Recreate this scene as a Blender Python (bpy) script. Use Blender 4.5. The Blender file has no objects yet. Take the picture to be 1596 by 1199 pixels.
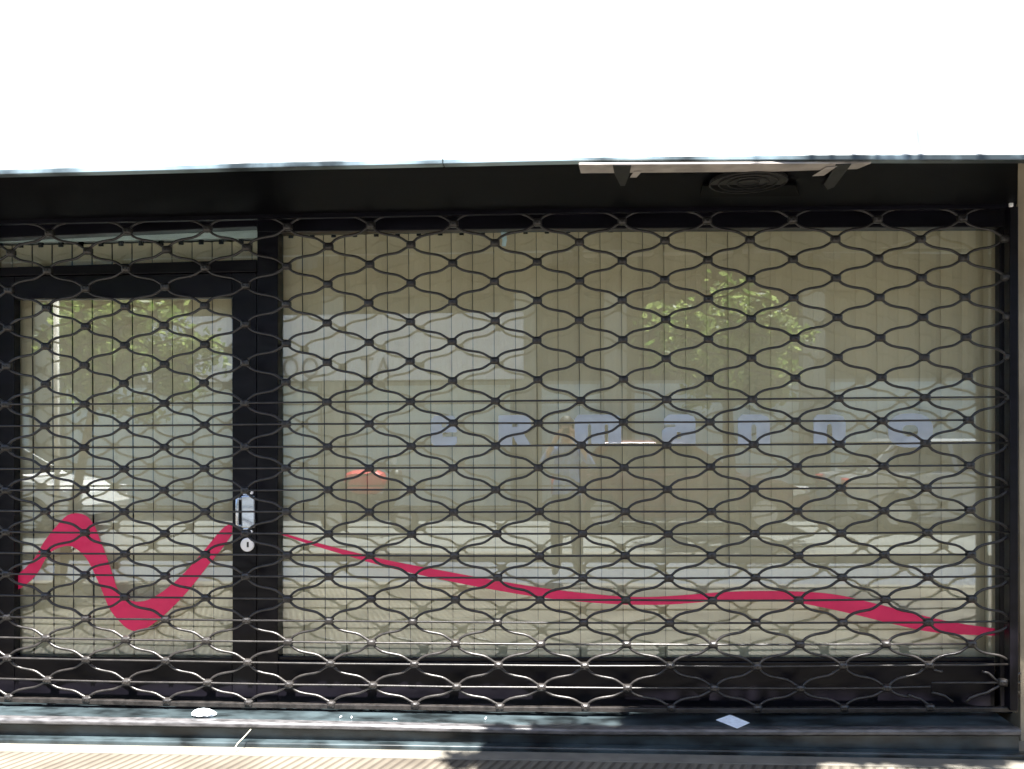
import bpy, bmesh, math, random
from mathutils import Vector, Matrix
random.seed(7)
C = bpy.context.scene.collection
R = math.radians

# ------------------------------------------------------------------ camera
F_PX, HZ, CX = 1380.0, 672.0, 798.0          # focal length and horizon in photo pixels (1596 x 1199)
CAM = Vector((0.0, -4.6, 1.59))
TH, RO = R(3.4), R(0.29)
FW = Vector((-math.sin(TH), math.cos(TH), 0))
RT0 = Vector((math.cos(TH), math.sin(TH), 0)); UP0 = Vector((0, 0, 1))
RT = math.cos(RO)*RT0 - math.sin(RO)*UP0
UP = math.sin(RO)*RT0 + math.cos(RO)*UP0
def ray(px, py): return FW + RT*((px-CX)/F_PX) + UP*((HZ-py)/F_PX)
def W(px, py, Y):
    d = ray(px, py); t = (Y-CAM.y)/d.y
    return CAM + d*t
def WZ(px, py, z):
    d = ray(px, py); t = (z-CAM.z)/d.z
    return CAM + d*t
GL = 0.155                                     # glass plane
def RF(px, py, L):                             # place across the street whose mirror image falls on that spot of the glass
    p = W(px, py, GL+L); return Vector((p.x, GL-L, p.z))

cd = bpy.data.cameras.new('camera'); cam = bpy.data.objects.new('camera', cd); C.objects.link(cam)
cam.matrix_world = Matrix(((RT.x, UP.x, -FW.x, CAM.x), (RT.y, UP.y, -FW.y, CAM.y), (RT.z, UP.z, -FW.z, CAM.z), (0, 0, 0, 1)))
cd.sensor_width = 36; cd.lens = F_PX/1596*36; cd.shift_y = (HZ-599.5)/1596
cd.clip_start = 0.02; cd.clip_end = 500
bpy.context.scene.camera = cam

# ------------------------------------------------------------------ light
AZ, PT = R(12), 2.7                            # sun a little to the right; slope of its rays seen side-on
SUN_AZ, SUN_EL = R(180)-AZ, math.atan(PT*math.cos(AZ))
sdir = Vector((math.sin(SUN_AZ)*math.cos(SUN_EL), math.cos(SUN_AZ)*math.cos(SUN_EL), math.sin(SUN_EL)))
sl = bpy.data.lights.new('sun', 'SUN'); sl.energy = 5.0; sl.angle = R(0.55); sl.color = (1, .97, .925)
so = bpy.data.objects.new('sun', sl); C.objects.link(so)
so.rotation_euler = sdir.to_track_quat('Z', 'Y').to_euler(); so.location = (0, -8, 20)
w = bpy.data.worlds.new('World'); bpy.context.scene.world = w; w.use_nodes = True
nt = w.node_tree; bg = nt.nodes['Background']
sk = nt.nodes.new('ShaderNodeTexSky'); sk.sky_type = 'NISHITA'; sk.sun_disc = False
sk.sun_elevation = SUN_EL; sk.sun_rotation = SUN_AZ
nt.links.new(sk.outputs[0], bg.inputs[0]); bg.inputs[1].default_value = 0.05
vs = bpy.context.scene.view_settings
bpy.context.scene.display_settings.display_device = 'sRGB'
vs.view_transform = 'Standard'; vs.look = 'None'; vs.gamma = 1; vs.exposure = 3.0

# ------------------------------------------------------------------ materials
MATS = {}
def mat(name, col, rough=.5, metal=0, spec=.5, var=.12, scale=8, bump=0, bscale=60, stretch=(1, 1, 1), col2=None, coat=0, lo=.35, hi=.65):
    m = bpy.data.materials.new(name); m.use_nodes = True; n = m.node_tree; L = n.links
    b = n.nodes['Principled BSDF']
    tc = n.nodes.new('ShaderNodeTexCoord'); mp = n.nodes.new('ShaderNodeMapping'); mp.inputs['Scale'].default_value = stretch
    L.new(tc.outputs['Object'], mp.inputs[0])
    nz = n.nodes.new('ShaderNodeTexNoise'); nz.inputs['Scale'].default_value = scale; nz.inputs['Detail'].default_value = 6
    L.new(mp.outputs[0], nz.inputs['Vector'])
    rp = n.nodes.new('ShaderNodeValToRGB'); rp.color_ramp.elements[0].position = lo; rp.color_ramp.elements[1].position = hi
    c2 = col2 or tuple(min(1, c*(1+var)) for c in col); c1 = col if col2 else tuple(c*(1-var) for c in col)
    rp.color_ramp.elements[0].color = (*c1, 1); rp.color_ramp.elements[1].color = (*c2, 1)
    L.new(nz.outputs['Fac'], rp.inputs[0]); L.new(rp.outputs[0], b.inputs['Base Color'])
    b.inputs['Roughness'].default_value = rough; b.inputs['Metallic'].default_value = metal
    b.inputs['Specular IOR Level'].default_value = spec; b.inputs['Coat Weight'].default_value = coat
    if bump:
        n2 = n.nodes.new('ShaderNodeTexNoise'); n2.inputs['Scale'].default_value = bscale; n2.inputs['Detail'].default_value = 5
        L.new(mp.outputs[0], n2.inputs['Vector'])
        bp = n.nodes.new('ShaderNodeBump'); bp.inputs['Strength'].default_value = bump; bp.inputs['Distance'].default_value = .01
        L.new(n2.outputs['Fac'], bp.inputs['Height']); L.new(bp.outputs[0], b.inputs['Normal'])
    MATS[name] = m; return m
mat('grille', (.02, .0175, .016), .38, .2, .55, var=.45, scale=25, bump=.1, bscale=90)
mat('frame', (.0045, .004, .006), .3, 0, .16, var=.4, scale=4, stretch=(1, 1, 3))
mat('soffit', (.0012, .0012, .0018), .5, 0, .05, var=.3, scale=3)
mat('trim', (.17, .22, .24), .3, .4, .5, var=.8, scale=2.2, lo=.42, hi=.6)
mat('white_panel', (.9, .9, .89), .4, 0, .4, var=.03)
mat('blind', (.70, .495, .33), .75, 0, .2, var=.07, scale=3, bump=.06, bscale=160, stretch=(1, 1, .25))
mat('headrail', (.75, .72, .68), .4, 0, .4, var=.05)
mat('chrome', (.62, .66, .72), .25, .9, .5, var=.1)
mat('lock_plate', (.85, .82, .8), .35, .2, .5, var=.05)
mat('step_stone', (.022, .03, .033), .28, 0, .4, var=.75, scale=11, stretch=(.5, 1, 1))
mat('nosing', (.065, .063, .065), .36, .15, .5, var=.45, scale=14, stretch=(1, 3, 3))
mat('wall_plaster', (.3, .25, .175), .85, 0, .2, var=.15, scale=5, bump=.4, bscale=30)
mat('render_wall', (.42, .38, .3), .9, 0, .2, var=.12, scale=2, bump=.3, bscale=40)
mat('interior', (.16, .145, .12), .9, 0, .2, var=.1)
mat('paper', (.75, .8, .85), .7, 0, .2, var=.1, scale=40)
mat('ac_metal', (.29, .26, .235), .5, .1, .4, var=.25, scale=9)
mat('ac_grey', (.012, .011, .0105), .5, .2, .3, var=.3, scale=14)
mat('ac_dark', (.002, .002, .002), .6, 0, .05, var=.3)
mat('asphalt', (.085, .095, .115), .85, 0, .3, var=.25, scale=30, bump=.4, bscale=200)
mat('far_paving', (.125, .13, .125), .85, 0, .3, var=.15, scale=2.5)
mat('kerb_stone', (.13, .12, .10), .8, 0, .3, var=.15)
mat('bark', (.14, .11, .085), .9, 0, .2, var=.3, scale=12, bump=.6, bscale=30, stretch=(1, 1, .3))
mat('whitewash', (.7, .68, .62), .85, 0, .2, var=.12, scale=9, bump=.3)
mat('leaf_dark', (.045, .08, .022), .55, 0, .3, var=.35, scale=3)
mat('leaf_light', (.12, .17, .035), .5, 0, .35, var=.35, scale=2)
mat('skin', (.5, .31, .23), .5, 0, .4, var=.08)
mat('shirt', (.22, .32, .58), .8, 0, .2, var=.3, scale=30)
mat('trouser', (.03, .035, .05), .8, 0, .2, var=.2)
mat('hair', (.03, .022, .016), .6, 0, .3, var=.3, scale=40)
mat('black_plastic', (.02, .02, .022), .4, 0, .5, var=.2)
mat('tyre', (.02, .02, .02), .85, 0, .3, var=.2)
mat('rim', (.55, .56, .58), .3, .8, .5, var=.1)
mat('car_red', (.10, .01, .01), .25, .1, .5, var=.05, coat=.8)
mat('box_red', (.55, .03, .03), .35, 0, .5, var=.08)
mat('car_white', (.78, .78, .76), .25, 0, .5, var=.03, coat=.8)
mat('car_silver', (.4, .42, .45), .28, .5, .5, var=.05, coat=.8)
mat('dark_glass', (.02, .025, .03), .05, 0, .6, var=.1)
mat('lamp_red', (.5, .02, .02), .2, 0, .5, var=.1)
mat('lamp_clear', (.75, .76, .78), .12, .3, .6, var=.05)
mat('sign_pale', (.8, .82, .85), .5, 0, .4, var=.06)
mat('sign_letter', (.12, .12, .14), .5, 0, .4, var=.1)
mat('opposite_wall', (.12, .095, .065), .9, 0, .2, var=.12, scale=1.2)
mat('shutter_grey', (.62, .74, .76), .7, 0, .3, var=.12, scale=1.5, stretch=(.2, 1, 6))
mat('opposite_pier', (.36, .36, .31), .9, 0, .2, var=.1, scale=1.5)
mat('balcony', (.45, .42, .37), .85, 0, .2, var=.1)
mat('straw', (.6, .55, .42), .8, 0, .2, var=.1)
mat('filter_tan', (.75, .6, .42), .8, 0, .2, var=.15, scale=50)

for k in ('leaf_dark', 'leaf_light'):
    n = MATS[k].node_tree; b = n.nodes['Principled BSDF']; tl = n.nodes.new('ShaderNodeBsdfTranslucent'); mx = n.nodes.new('ShaderNodeMixShader'); mx.inputs[0].default_value = .5
    tl.inputs[0].default_value = (.32, .4, .13, 1) if k == 'leaf_light' else (.12, .2, .04, 1)
    n.links.new(b.outputs[0], mx.inputs[1]); n.links.new(tl.outputs[0], mx.inputs[2]); n.links.new(mx.outputs[0], n.nodes['Material Output'].inputs['Surface'])
def thin(name, col, fac, rough=.45):            # partly see-through film stuck on the glass
    m = bpy.data.materials.new(name); m.use_nodes = True; n = m.node_tree; L = n.links
    b = n.nodes['Principled BSDF']; b.inputs['Base Color'].default_value = (*col, 1); b.inputs['Roughness'].default_value = rough
    nz = n.nodes.new('ShaderNodeTexNoise'); nz.inputs['Scale'].default_value = 5; nz.inputs['Detail'].default_value = 3
    tc = n.nodes.new('ShaderNodeTexCoord'); L.new(tc.outputs['Object'], nz.inputs['Vector'])
    mr = n.nodes.new('ShaderNodeMapRange'); mr.inputs['From Min'].default_value = .3; mr.inputs['From Max'].default_value = .7
    mr.inputs['To Min'].default_value = max(0, fac-.12); mr.inputs['To Max'].default_value = min(1, fac+.1)
    L.new(nz.outputs['Fac'], mr.inputs['Value'])
    t = n.nodes.new('ShaderNodeBsdfTransparent'); mx = n.nodes.new('ShaderNodeMixShader')
    L.new(mr.outputs[0], mx.inputs[0]); L.new(t.outputs[0], mx.inputs[1]); L.new(b.outputs[0], mx.inputs[2])
    L.new(mx.outputs[0], n.nodes['Material Output'].inputs['Surface']); MATS[name] = m
thin('ribbon', (.82, .018, .115), .88)
thin('letter_film', (.6, .66, .74), .45)
def glass():
    m = bpy.data.materials.new('glass'); m.use_nodes = True; n = m.node_tree; L = n.links
    n.nodes.remove(n.nodes['Principled BSDF'])
    lw = n.nodes.new('ShaderNodeLayerWeight'); lw.inputs[0].default_value = .5
    pw = n.nodes.new('ShaderNodeMath'); pw.operation = 'POWER'; pw.inputs[1].default_value = 5; L.new(lw.outputs['Facing'], pw.inputs[0])
    ma = n.nodes.new('ShaderNodeMath'); ma.operation = 'MULTIPLY_ADD'; ma.inputs[1].default_value = .915; ma.inputs[2].default_value = .085
    L.new(pw.outputs[0], ma.inputs[0])
    t = n.nodes.new('ShaderNodeBsdfTransparent'); t.inputs[0].default_value = (.91, .975, .965, 1)
    g = n.nodes.new('ShaderNodeBsdfGlossy'); g.inputs['Roughness'].default_value = 0.0; g.inputs[0].default_value = (1, 1, 1, 1)
    # slight waviness of float glass
    mx = n.nodes.new('ShaderNodeMixShader'); L.new(ma.outputs[0], mx.inputs[0]); L.new(t.outputs[0], mx.inputs[1]); L.new(g.outputs[0], mx.inputs[2])
    L.new(mx.outputs[0], n.nodes['Material Output'].inputs['Surface']); MATS['glass'] = m
glass()
def paving():
    m = bpy.data.materials.new('paving'); m.use_nodes = True; n = m.node_tree; L = n.links
    b = n.nodes['Principled BSDF']; b.inputs['Roughness'].default_value = .85
    tc = n.nodes.new('ShaderNodeTexCoord')
    mp = n.nodes.new('ShaderNodeMapping'); mp.inputs['Rotation'].default_value = (0, 0, R(20)); L.new(tc.outputs['Object'], mp.inputs[0])
    wv = n.nodes.new('ShaderNodeTexWave'); wv.wave_type = 'BANDS'; wv.bands_direction = 'X'; wv.inputs['Scale'].default_value = 6.6
    wv.inputs['Distortion'].default_value = .35; wv.inputs['Detail'].default_value = 1; L.new(mp.outputs[0], wv.inputs['Vector'])
    nz = n.nodes.new('ShaderNodeTexNoise'); nz.inputs['Scale'].default_value = 1.7; nz.inputs['Detail'].default_value = 7; L.new(tc.outputs['Object'], nz.inputs['Vector'])
    rp = n.nodes.new('ShaderNodeValToRGB'); rp.color_ramp.elements[0].position = .36; rp.color_ramp.elements[1].position = .62
    rp.color_ramp.elements[0].color = (.048, .039, .028, 1); rp.color_ramp.elements[1].color = (.115, .102, .08, 1); L.new(nz.outputs['Fac'], rp.inputs[0])
    mx = n.nodes.new('ShaderNodeMix'); mx.data_type = 'RGBA'; mx.blend_type = 'MULTIPLY'
    r2 = n.nodes.new('ShaderNodeValToRGB'); r2.color_ramp.elements[0].position = .1; r2.color_ramp.elements[1].position = .45
    r2.color_ramp.elements[0].color = (.5, .46, .42, 1); r2.color_ramp.elements[1].color = (1, 1, 1, 1); L.new(wv.outputs['Fac'], r2.inputs[0])
    mx.inputs[0].default_value = 1; L.new(rp.outputs[0], mx.inputs[6]); L.new(r2.outputs[0], mx.inputs[7]); L.new(mx.outputs[2], b.inputs['Base Color'])
    bp = n.nodes.new('ShaderNodeBump'); bp.inputs['Strength'].default_value = .8; bp.inputs['Distance'].default_value = .008
    L.new(wv.outputs['Fac'], bp.inputs['Height']); L.new(bp.outputs[0], b.inputs['Normal']); MATS['paving'] = m
paving()

# ------------------------------------------------------------------ helpers
def link(name, bm, m, parent=None, smooth=False, bev=0):
    me = bpy.data.meshes.new(name); bmesh.ops.recalc_face_normals(bm, faces=bm.faces); bm.to_mesh(me); bm.free()
    o = bpy.data.objects.new(name, me); C.objects.link(o)
    for k in (m if isinstance(m, (list, tuple)) else [m]): me.materials.append(MATS[k])
    if smooth:
        for p in me.polygons: p.use_smooth = True
    if bev:
        b = o.modifiers.new('bevel', 'BEVEL'); b.width = bev; b.segments = 2; b.limit_method = 'ANGLE'
    if parent:
        o.parent = parent; o.matrix_parent_inverse = Matrix.Translation(-Vector(parent.location)) if parent.type == 'EMPTY' and parent.parent is None and parent.rotation_euler.z == 0 else parent.matrix_world.inverted()
    return o
def tag(o, label, cat, group=None, kind=None):
    o['label'] = label; o['category'] = cat
    if group: o['group'] = group
    if kind: o['kind'] = kind
    return o
def thing(name, label, cat, loc=(0, 0, 0), group=None):
    o = bpy.data.objects.new(name, None); C.objects.link(o); o.location = loc; o.empty_display_size = .2
    return tag(o, label, cat, group, 'thing')
def struct(name, bm, m, **k):
    o = link(name, bm, m, **k); o['kind'] = 'structure'; return o
def box(bm, a, b, mi=0):
    x0, y0, z0 = a; x1, y1, z1 = b
    v = [bm.verts.new(p) for p in ((x0, y0, z0), (x1, y0, z0), (x1, y1, z0), (x0, y1, z0), (x0, y0, z1), (x1, y0, z1), (x1, y1, z1), (x0, y1, z1))]
    for f in ((0, 3, 2, 1), (4, 5, 6, 7), (0, 1, 5, 4), (1, 2, 6, 5), (2, 3, 7, 6), (3, 0, 4, 7)):
        bm.faces.new([v[i] for i in f]).material_index = mi
def bx(*boxes):
    bm = bmesh.new()
    for a, b in boxes: box(bm, a, b)
    return bm
def interp(pts, x):
    if x <= pts[0][0]:
        (a, b), (c, d) = pts[0], pts[1] if len(pts) > 1 else (pts[0][0]+1, pts[0][1])
    elif x >= pts[-1][0]:
        (a, b), (c, d) = (pts[-2], pts[-1]) if len(pts) > 1 else (pts[0], (pts[0][0]+1, pts[0][1]))
    else:
        for k in range(len(pts)-1):
            if pts[k][0] <= x <= pts[k+1][0]: (a, b), (c, d) = pts[k], pts[k+1]; break
    return b + (d-b)*(x-a)/(c-a)
def member(bm, x0, x1, top, bot, Y, th, stations=()):
    """solid bar on the facade between two measured edge lines, front at Y, th deep"""
    if not isinstance(top, list): top = [(0, top), (1, top)]
    if not isinstance(bot, list): bot = [(0, bot), (1, bot)]
    xs = sorted({x0, x1, *[s for s in stations if x0 < s < x1]})
    rows = []
    for x in xs:
        t = W(x, interp(top, x), Y); b = W(x, interp(bot, x), Y)
        rows.append([bm.verts.new(p) for p in (t, b, b+Vector((0, th, 0)), t+Vector((0, th, 0)))])
    for r, s in zip(rows, rows[1:]):
        for k in range(4): bm.faces.new((r[k], s[k], s[(k+1) % 4], r[(k+1) % 4]))
    bm.faces.new(rows[0]); bm.faces.new(rows[-1][::-1])
    return bm
def tube(bm, pts, r, n=6, mi=0, cap=True):
    rings = []; N = len(pts)
    rr = r if isinstance(r, (list, tuple)) else [r]*N
    ref = None
    for k, p in enumerate(pts):
        t = (pts[min(k+1, N-1)]-pts[max(k-1, 0)]).normalized()
        if ref is None: ref = Vector((0, 1, 0)) if abs(t.y) < .9 else Vector((1, 0, 0))
        a = (ref-t*ref.dot(t)).normalized(); b = t.cross(a); ref = a
        rings.append([bm.verts.new(p+(a*math.cos(2*math.pi*q/n)+b*math.sin(2*math.pi*q/n))*rr[k]) for q in range(n)])
    for A, B in zip(rings, rings[1:]):
        for q in range(n): bm.faces.new((A[q], A[(q+1) % n], B[(q+1) % n], B[q])).material_index = mi
    if cap:
        bm.faces.new(rings[0][::-1]).material_index = mi; bm.faces.new(rings[-1]).material_index = mi
def cyl(bm, c, axis, r, h, n=24, mi=0):
    c = Vector(c); a = Vector(axis).normalized()
    tube(bm, [c-a*h/2, c+a*h/2], r, n, mi)
def lattice_interp(pts, n):
    d = [0]
    for a, b in zip(pts, pts[1:]): d.append(d[-1]+math.hypot(b[0]-a[0], b[1]-a[1]))
    out = []
    for k in range(n):
        s = d[-1]*k/(n-1)
        for q in range(len(d)-1):
            if d[q] <= s <= d[q+1]+1e-9:
                u = (s-d[q])/max(1e-9, d[q+1]-d[q]); out.append((pts[q][0]+(pts[q+1][0]-pts[q][0])*u, pts[q][1]+(pts[q+1][1]-pts[q][1])*u)); break
    return out
def smooth_line(pts, it=2):
    for _ in range(it):
        q = [pts[0]]
        for a, b in zip(pts, pts[1:]):
            q += [(a[0]*.75+b[0]*.25, a[1]*.75+b[1]*.25), (a[0]*.25+b[0]*.75, a[1]*.25+b[1]*.75)]
        pts = q+[pts[-1]]
    return pts

# ------------------------------------------------------------------ ground
struct('ground', bx(((-120, -120, -.4), (120, 60, -.16))), 'asphalt')
struct('pavement', bx(((-40, -4.15, -.15), (40, .12, 0))), 'paving')
struct('pavement_border', bx(((-40, -.335, -.1), (40, .1, .005))), 'kerb_stone', bev=.003)
struct('kerb', bx(((-40, -4.33, -.155), (40, -4.152, .006))), 'kerb_stone', bev=.012)
struct('road', bx(((-40, -6.7, -.158), (40, -4.332, -.13))), 'asphalt')
struct('opposite_kerb', bx(((-40, -6.9, -.155), (40, -6.702, -.02))), 'kerb_stone', bev=.012)
struct('opposite_pavement', bx(((-40, -13.2, -.157), (40, -6.902, -.03))), 'far_paving')

# ------------------------------------------------------------------ measured edge lines (photo pixels)
L_TRIM_T = [(-200, 269), (0, 264), (270, 257.5), (430, 252.5), (690, 247.5), (820, 244), (980, 242.5), (1200, 241), (1800, 240)]
L_TRIM_B = [(-200, 278), (0, 272), (170, 268), (430, 261), (690, 255.5), (820, 252.5), (940, 249.5), (1800, 249.5)]
L_SOFF_B = [(-200, 348), (0, 343), (440, 334), (840, 326), (1260, 321), (1596, 318), (1800, 317)]
L_WIN_T = [(400, 362), (840, 356.5), (1260, 355), (1560, 354)]
L_TRN_T = [(-200, 379), (0, 371), (400, 353)]
L_TRN_B = [(-200, 424), (0, 417), (400, 404.6)]
XS = (-100, 0, 170, 270, 430, 690, 820, 980, 1200, 1400)
PRJ = 4.6-4.6*(HZ-323.5)/(HZ-249.5)                                            # canopy projection in front of the grille
ZS = W(1130, 323.5, 0).z                                 # soffit height

# ------------------------------------------------------------------ shop building
bld = thing('shop_building', 'rendered building that houses the shop, brown wall beside the shutter', 'building', (0, .3, 0))
XR = W(1589, 700, .02).x                              # right jamb / wall joint
XL = W(-60, 700, .02).x
bm = bx(((XR+.004, .03, 0), (9, .6, 9)))
link('side_wall', bm, 'wall_plaster', bld)
bm = bx(((-9, .03, 0), (XL-.004, .6, 9)))
link('side_wall', bm, 'wall_plaster', bld)
bm = bx(((XL, .32, ZS+.35), (XR, .6, 9)))
link('upper_wall', bm, 'render_wall', bld)
bm = bx(((XL-.3, 3.4, 0), (XR+.3, 3.5, 3.2)), ((XL-.3, .62, -.05), (XR+.3, 3.4, .02)), ((XL-.3, .62, 3.2), (XR+.3, 3.5, 3.3)), ((XL-.4, .62, -.05), (XL-.3, 3.5, 3.3)), ((XR+.3, .62, -.05), (XR+.4, 3.5, 3.3)))
link('shop_room', bm, 'interior', bld)

# ------------------------------------------------------------------ canopy with the white fascia
can = thing('sign_canopy', 'long plain white fascia with glossy black soffit overhanging the shutter', 'canopy', (0, -PRJ, ZS))
YF = -PRJ
def fascia():
    bm = bmesh.new()
    xs = sorted({-420, *XS, 1690, 2600}); rows = []  # carried on out of view at right to keep sun off the window
    for x in xs:
        b = W(x, interp(L_TRIM_T, x), YF); t = Vector((b.x, YF, 4.05))
        rows.append([bm.verts.new(p) for p in (t, b, b+Vector((0, .07, 0)), t+Vector((0, .07, 0)))])
    for r, s in zip(rows, rows[1:]):
        for k in range(4): bm.faces.new((r[k], s[k], s[(k+1) % 4], r[(k+1) % 4]))
    bm.faces.new(rows[0]); bm.faces.new(rows[-1][::-1])
    return bm
link('fascia_panel', fascia(), 'white_panel', can)
for (a, b) in ((-420, 689.3), (690.6, 2600)):         # two lengths of metal trim meeting in an open joint
    bm = member(bmesh.new(), a, b, [(x, y+.6) for x, y in L_TRIM_T], L_TRIM_B, YF-.006, .05, XS)
    link('edge_trim', bm, 'trim', can, bev=.003)
bm = bmesh.new()                                       # soffit sheet, front edge under the trim, back edge at the shutter head
rows = []
XE = 1587
for x in sorted({-420, *XS, XE}):
    f = W(x, interp(L_TRIM_B, x)+.4, YF+.012); b = W(x, interp(L_SOFF_B, x), -.02); b.x = f.x if x < XE else W(1585, 320, -.02).x
    rows.append([bm.verts.new(p) for p in (f, b, b+Vector((0, 0, .03)), f+Vector((0, 0, .03)))])
for r, s in zip(rows, rows[1:]):
    for k in range(4): bm.faces.new((r[k], s[k], s[(k+1) % 4], r[(k+1) % 4]))
bm.faces.new(rows[0]); bm.faces.new(rows[-1][::-1])
link('soffit_panel', bm, 'soffit', can)
xa = rows and W(-420, 270, YF).x; xb = W(2600, 250, YF).x
link('top_panel', bx(((xa, YF+.07, 4.0), (xb, .31, 4.05))), 'white_panel', can)
bm = bmesh.new(); member(bm, -420, 1584, 316, [(x, y+6.5) for x, y in L_SOFF_B], -.018, .03, XS)   # shutter box lip behind the soffit
link('box_lip', bm, 'frame', can)
xe = W(XE, 285, YF+.3).x
bm = bx(((XR+.01, -.0, ZS-.1), (9, .028, 4.0)))
bm = bmesh.new(); e0 = W(XE, 260, YF+.02).x; e1 = W(1585, 320, -.02).x
v0 = [bm.verts.new(p) for p in ((e0-.03, YF+.075, ZS+.05), (e1-.03, -.02, ZS+.05), (e1, -.02, ZS+.05), (e0, YF+.075, ZS+.05))]
v1 = [bm.verts.new((v.co.x, v.co.y, 3.99)) for v in v0]
bm.faces.new(v0); bm.faces.new(v1[::-1])
for k in range(4): bm.faces.new((v0[k], v0[(k+1) % 4], v1[(k+1) % 4], v1[k]))
link('return_panel', bm, 'soffit', can)

# air conditioner recessed in the soffit: pale rail, two brackets, round fan guard
ac = thing('air_conditioner', 'pale underside of an air conditioner with two brackets showing in the black soffit', 'air conditioner', WZ(1130, 270, ZS))
def soff(px, py, z): return WZ(px, py, z)
def soffbar(pts, z0, z1):
    bm = bmesh.new(); lo = [soff(x, y, z0) for x, y in pts]
    A = [bm.verts.new((p.x, p.y, z0)) for p in lo]; B = [bm.verts.new((p.x, p.y, z1)) for p in lo]
    bm.faces.new(A[::-1]); bm.faces.new(B); n = len(A)
    for k in range(n): bm.faces.new((A[k], A[(k+1) % n], B[(k+1) % n], B[k]))
    return bm
zb = min(v.z for v in (W(900, interp(L_TRIM_B, 900), YF+.012), W(1360, interp(L_TRIM_B, 1360), YF+.012)))
zr = min(zb, ZS)-.002
link('base_rail', soffbar([(902, 257.5), (1358, 255), (1336, 264), (1200, 268), (905, 270.5)], zr-.01, zr), 'ac_metal', ac, bev=.002)
link('bracket', soffbar([(955, 258), (984, 258), (981, 272), (974, 290), (967, 290), (958, 272)], zr-.013, zr-.0105), 'ac_grey', ac)
link('bracket', soffbar([(1303, 257), (1327, 256), (1300, 292), (1290, 296), (1284, 288)], zr-.013, zr-.0105), 'ac_grey', ac)
link('mounting_foot', soffbar([(988, 268), (1000, 268), (992, 277), (982, 277)], zr-.0155, zr-.0135), 'ac_metal', ac)
link('mounting_foot', soffbar([(1288, 261), (1304, 260), (1284, 274), (1266, 275)], zr-.0155, zr-.0135), 'ac_metal', ac)
c = soff(1166, 281, zr); bm = bmesh.new(); cyl(bm, (c.x, c.y, zr-.004), (0, 0, 1), .17, .012, 40)
fg = link('fan_guard', bm, 'ac_grey', ac)
bm = bmesh.new()
for rr in (.05, .09, .13, .17):
    pts = [Vector((c.x+rr*math.cos(a), c.y+rr*math.sin(a), zr-.013)) for a in [2*math.pi*k/36 for k in range(37)]]
    tube(bm, pts, .004, 5)
link('guard_ring', bm, 'ac_grey', fg)
link('drip_tray', soffbar([(1096, 290), (1240, 289), (1246, 306), (1090, 307)], zr-.012, zr-.003), 'ac_dark', ac)

# ------------------------------------------------------------------ shop front
sf = thing('glazed_shopfront', 'black metal shop front with glazed door, transom and wide display window', 'shop front', (0, .13, .12))
YM = .115
def part(name, args, m='frame', parent=None, bev=.004, **k):
    bm = bmesh.new()
    for a in args: member(bm, *a)
    return link(name, bm, m, parent or sf, bev=bev, **k)
part('head_rail', [(-60, 399.7, 296, L_TRN_T, YM, .09, XS), (400.3, 1588, 296, L_WIN_T, YM, .09, XS)])
part('mullion', [(400.6, 433, 361.5, 1112, YM-.004, .1)])
part('jamb', [(-60, -19, [(x, y+.6) for x, y in L_TRN_T], 1112, YM-.003, .1)])
part('jamb', [(1558, 1588, 355, 1112, YM-.003, .052)])
part('transom_bar', [(-18.5, 400, L_TRN_B, [(-200, 434), (0, 430), (400, 424)], YM-.002, .09)])
part('bottom_rail', [(433.6, 1551, [(434, 1030), (600, 1032), (1551, 1032)], 1112, YM-.002, .1, (600,))])
part('glazing_bead', [(433.6, 1551, [(434, 1023), (600, 1025), (1551, 1025)], [(434, 1029.4), (600, 1031.4), (1551, 1031.4)], YM+.012, .02, (600,))])
door = part('door', [(-18, 22, [(0, 431), (400, 425)], 1108, YM+.001, .06), (362, 399.8, [(0, 431), (400, 425)], 1108, YM+.001, .06),
                     (22.4, 361.6, [(0, 431), (400, 425)], [(22, 466.5), (362, 463.5)], YM+.002, .058), (22.4, 361.6, [(22, 1023), (362, 1026)], 1108, YM+.002, .058)])
def pane(name, x0, x1, y0, y1, parent):
    a = W(x0, y1, GL); b = W(x1, y0, GL)
    return link(name, bx(((a.x, GL, a.z), (b.x, GL+.006, b.z))), 'glass', parent)
wp = pane('window_pane', 425, 1560, 346, 1040, sf)
tp = pane('transom_pane', -30, 405, 345, 425, sf)
dp = pane('door_pane', 15, 369, 458, 1035, door)
# lever lock of the door
hp = W(385, 795, YM).copy()
def pbox(x0, x1, y0, y1, Y0, Y1):
    a = W(x0, y1, Y0); b = W(x1, y0, Y0); return ((a.x, Y0, a.z), (b.x, Y1, b.z))
bm = bx(pbox(376, 396.5, 773, 823, YM-.02, YM+.0005), pbox(378, 390, 769, 773.3, YM-.012, YM+.0005), pbox(378, 390, 822.8, 827, YM-.012, YM+.0005))
hd = link('lock_case', bm, 'chrome', door, bev=.006)
bm = bmesh.new()
tube(bm, [W(x, y, yy) for x, y, yy in ((377, 777, YM-.01), (371, 777, YM-.03), (369.5, 779, YM-.035), (369.5, 818, YM-.035), (371, 820, YM-.03), (377, 820, YM-.01))], .009, 8)
link('pull_handle', bm, 'chrome', hd, smooth=True)
bm = bmesh.new(); cc = W(386, 849, YM-.003)
tube(bm, [cc+Vector((0, .0035, 0)), cc+Vector((0, -.008, 0)), cc+Vector((0, -.011, 0))], [.037, .037, .032], 28)
lp = link('cylinder_lock', bm, 'lock_plate', door)
bm = bx(pbox(384.6, 387.4, 845, 853, YM-.0165, YM-.0135)); link('keyhole', bm, 'black_plastic', lp)
for px, py in ((391.5, 829), (392.5, 768)):
    bm = bmesh.new(); q = W(px, py, YM-.004); cyl(bm, q, (0, 1, 0), .009, .011, 14)
    link('screw_head', bm, 'lock_plate', hd)

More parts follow.
